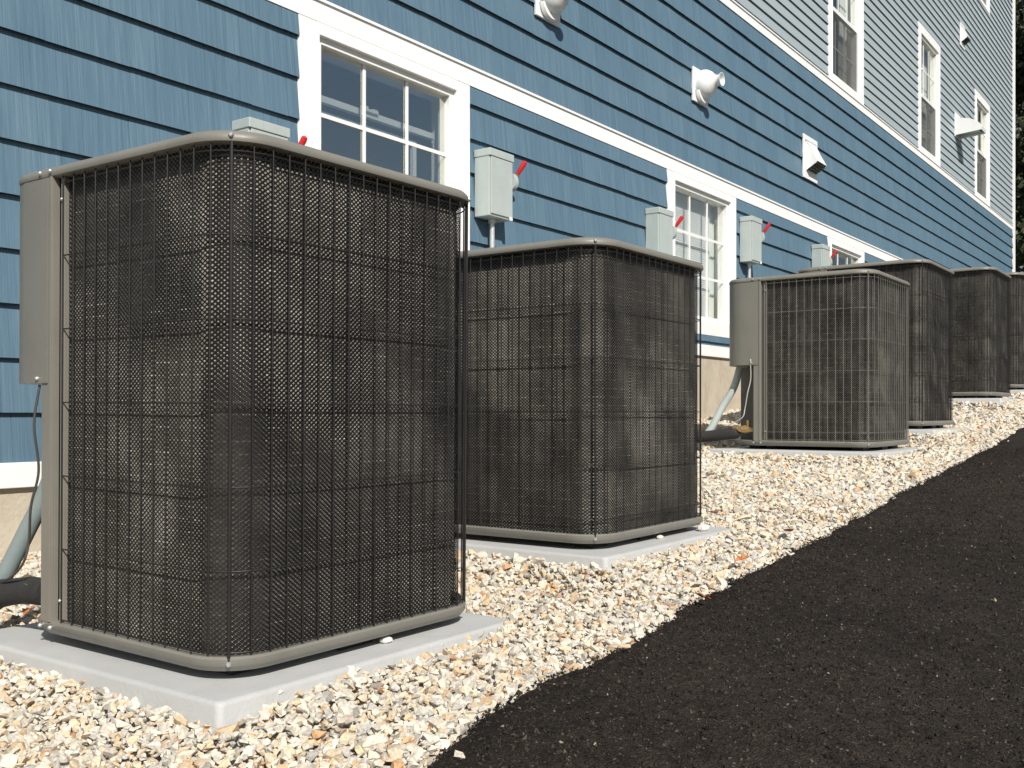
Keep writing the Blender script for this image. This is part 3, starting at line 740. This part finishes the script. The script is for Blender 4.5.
# ------------------------------------------------------------ vents
def plate(mb, wd, hh, t=.012): 
    mb.box(0, -t, 0, wd, 0, hh); return mb
def round_vent(x, z, label):
    r = empty('round_vent', (x, W-.020, z), label, 'wall vent', 'white vent hoods on the siding')
    mb = plate(MB(), .25, .25, .016); mb.box(.01, -.020, .205, .24, -.016, .235); pl = mb.build('plate', M['vinyl'], r, bevel=.003)
    mb = MB(); mb.v = []; rings = lathe([(.098, .014), (.104, .03), (.105, .055), (.098, .080), (.078, .108), (.052, .130), (.040, .146), (.040, .162), (.046, .180), (.049, .186), (.045, .186), (.034, .15), (.032, .10)], 32)
    rings = [[(p[0]+.125, p[1], p[2]+.135+abs(p[1])*.10) for p in q] for q in rings]
    mb.loft(rings, True, (False, True)); mb.build('nozzle', M['vinyl'], r, smooth=True)
    mb = MB(); mb.loft([[(.125+rr_*math.cos(R(a)), yy, .105+rr_*math.sin(R(a))) for a in range(195, 346, 10)] for rr_, yy in ((.105, -.016), (.110, -.03), (.100, -.045), (.06, -.05))], closed=False)
    mb.build('drip_lip', M['vinyl'], r, smooth=True); return r
round_vent(4.784, 2.283, 'round white vent nozzle cut off by the top edge of the photo')
round_vent(6.82, 2.302, 'round white vent nozzle on the blue shingles above the second window')
def wedge_vent(x, z, wd, hh, label):
    r = empty('hooded_vent', (x, W-.020, z), label, 'wall vent', 'white vent hoods on the siding')
    mb = plate(MB(), wd, hh, .014)
    for k in range(3): mb.box(.03, -.018, hh*(.885-.022*k), wd-.03, -.014, hh*(.885-.022*k)+.004)
    mb.build('plate', M['vinyl'], r, bevel=.003)
    a, b, zt, zb_, d, zo = wd*.16, wd*.84, hh*.86, hh*.18, wd*.33, hh*.36
    mb = MB(); T = .004
    for xx in (a, b):
        mb.loft([[(xx+s, -.014, zt), (xx+s, -d, zo), (xx+s, -d+.01, zo-.012), (xx+s, -.014, zb_)] for s in (0, T)], True, (True, True))
    mb.face([(a, -.0145, zt), (b+T, -.0145, zt), (b+T, -d, zo), (a, -d, zo)]); mb.face([(a, -.020, zt), (b+T, -.020, zt), (b+T, -d+.004, zo-.003), (a, -d+.004, zo-.003)])
    mb.build('hood', M['vinyl'], r)
    mb = MB()
    for k in range(4):
        t0 = k/4; y0_, z0_ = -.02-(d-.03)*t0, zb_+.012+(zo-zb_-.02)*t0; y1_, z1_ = -.02-(d-.03)*(t0+.23), zb_+.012+(zo-zb_-.02)*(t0+.23)
        mb.box(a+T, y1_, z0_, b, y0_, z0_+.004)
    mb.build('louvre', M['dark'], r); return r  # slats coloured near black to carry the shade under the hood
wedge_vent(9.12, 2.172, .37, .40, 'white wedge-shaped vent hood with a dark opening on the blue shingles')
wedge_vent(15.44, 5.245, .30, .33, 'small white wedge vent high on the pale clapboard')
def big_hood(x, z, label):
    r = empty('hooded_vent', (x, W-.016, z), label, 'wall vent', 'white vent hoods on the siding')
    mb = plate(MB(), .32, .34, .012); mb.build('plate', M['vinyl'], r, bevel=.003)
    prof = [(-.012, .25), (-.10, .245), (-.19, .225), (-.27, .185), (-.33, .135), (-.36, .09)]
    mb = MB(); a, b = .02, .30
    mb.loft([[(a, p[0], p[1]) for p in prof], [(b, p[0], p[1]) for p in prof]], closed=False)
    for xx in (a, b): mb.face([(xx, p[0], p[1]) for p in prof]+[(xx, -.35, .045), (xx, -.012, .02)])
    mb.face([(a, -.36, .09), (b, -.36, .09), (b, -.35, .045), (a, -.35, .045)])
    h_ = mb.build('hood', M['vinyl'], r, smooth=True)
    mb = MB(); mb.box(a+.01, -.30, .062, b-.01, -.014, .066); mb.build('duct_opening', M['box'], r); return r
big_hood(15.135, 3.878, 'large white curved vent hood casting a shadow on the pale clapboard beside a window')

# ------------------------------------------------------------ fallen leaves and loose stones
def P2(px, py, z=None):
    """where the sight line through a pixel meets the ground (only used to read positions off the photograph)"""
    c_, s_ = math.cos(YAW), math.sin(YAW); k = (px-512)/1014; dx, dy, dz = c_+s_*k, s_-c_*k, -(py-413)/1014
    t = (z/dz) if z is not None else (-.68-.0462+.012)/(dz-.0835*dx-.03*dy)
    return t*dx, t*dy, t*dz
def leaf(px, py, size, mat, label, rot):
    x, y, z = P2(px, py); mb = MB(); rng = random.Random(px)
    out = [(0, -.5), (.16, -.32), (.40, -.30), (.28, -.08), (.48, .12), (.22, .16), (.10, .34), (0, .55), (-.12, .33), (-.26, .18), (-.5, .10), (-.27, -.10), (-.38, -.32), (-.14, -.30)]
    ring = [(p[0]*size, p[1]*size, size*(.25*abs(p[0])+.12*rng.random())) for p in out]
    mb.loft([[(0, 0, .0)]*len(ring), ring], True); 
    th = [(p[0], p[1], p[2]-.0008) for p in ring]; mb.loft([ring, th, [(0, 0, -.0008)]*len(ring)], True)
    o = mb.build('leaf', M[mat], loc=(x, y, z+.022)); o.rotation_euler = (rng.uniform(-.3, .3), rng.uniform(-.3, .3), rot)
    tag(o, label, 'leaf', 'dry leaves fallen on the stones')
leaf(14, 549, .055, 'leaf_orange', 'orange dry leaf on the stones against the foundation at far left', 1.0)
leaf(28, 620, .05, 'leaf_orange', 'orange leaf below the black foam pipe at far left', 2.2)
leaf(702, 606, .045, 'leaf_orange', 'orange leaf lying on the gravel at the asphalt edge', .4)
leaf(788, 538, .045, 'leaf_brown', 'brown leaf on the gravel right of the second unit', 1.6)
leaf(714, 519, .045, 'leaf_brown', 'brown leaf beside the far right corner of the second pad', 2.6)
leaf(742, 567, .05, 'leaf_orange', 'tan orange leaf in the middle of the gravel near the asphalt', .9)
def stone(px, py, z, r, label):
    x, y, _ = P2(px, py, z); rng = random.Random(px); mb = MB()
    rings = []
    for k in range(6):
        a = math.pi*k/5; rr_ = max(.05, math.sin(a))*r; rings.append([((1.2+.3*rng.random())*rr_*math.cos(t), (.8+.3*rng.random())*rr_*math.sin(t), -.62*r*math.cos(a)) for t in [2*math.pi*j/7 for j in range(7)]])
    mb.loft(rings, True, (True, True)); o = mb.build('stone', M['white_stone'], loc=(x, y, z+.55*r)); tag(o, label, 'stone', 'loose stones on the pads')
M['white_stone'] = paint('white_stone', (.68, .66, .61), .8, .15, 60, bump=.8, bscale=150)
stone(386, 643, PADS[0][4], .013, 'single white stone on the nearest pad in front of the rail')
stone(703, 531, PADS[1][4], .021, 'white stone on the far end of the second pad')
stone(660, 539, PADS[1][4], .011, 'small tan chip under the rail of the second unit')

# ------------------------------------------------------------ trees beyond the far corner
def tree(x, y, hgt, rad, mat, label, seed, n=9000):
    rng = random.Random(seed); z0 = G(x, y)-.1
    r = empty('tree', (x, y, z0), label, 'tree', 'trees beyond the building')
    mb = MB(); mb.tube(spline([(0, 0, 0), (.1, 0, hgt*.3), (-.05, .1, hgt*.6), (0, 0, hgt*.92)], 5), [.22-.2*k/15 for k in range(16)], 9)
    tips = []
    for k in range(22):
        a = rng.uniform(0, 6.28); zz = hgt*rng.uniform(.03, .9); L = rad*(1.05-.55*zz/hgt)*rng.uniform(.6, 1)
        e = Vector((L*math.cos(a), L*math.sin(a), zz+L*.35)); mb.tube([(0, 0, zz), Vector((e.x*.5, e.y*.5, zz+L*.25)), e], [.06, .04, .012], 5); tips += [e, Vector((e.x*.55, e.y*.55, zz+L*.3))]
    mb.build('trunk', M['bark'], r, smooth=True)
    mb = MB(); per = n//len(tips)
    for e in tips:
        tt = rng.random()
        for k in range(per):
            p = e+Vector((rng.gauss(0, .42), rng.gauss(0, .42), rng.gauss(0, .34))); s = rng.uniform(.05, .11)
            u = Vector((rng.gauss(0, 1), rng.gauss(0, 1), rng.gauss(0, 1))).normalized(); v = u.cross(Vector((rng.gauss(0, 1), rng.gauss(0, 1), rng.gauss(0, 1)))).normalized()
            mb.face([p-u*s, p+v*s*.6, p+u*s, p-v*s*.6], min(1, max(0, .7*tt+.3*rng.random())))
    mb.build('crown', M[mat], r)
tree(25.5, 3.6, 9.5, 2.6, 'leaf_dark', 'dark evergreen tree just beyond the far corner of the building', 1, 16000)
tree(28.5, 5.2, 12.5, 3.2, 'leaf_gold', 'taller tree with golden autumn leaves behind the dark one', 2, 16000)
tree(29.5, 1.8, 8.5, 2.8, 'leaf_dark', 'dark leafy tree past the corner, nearer the road', 3, 12000)
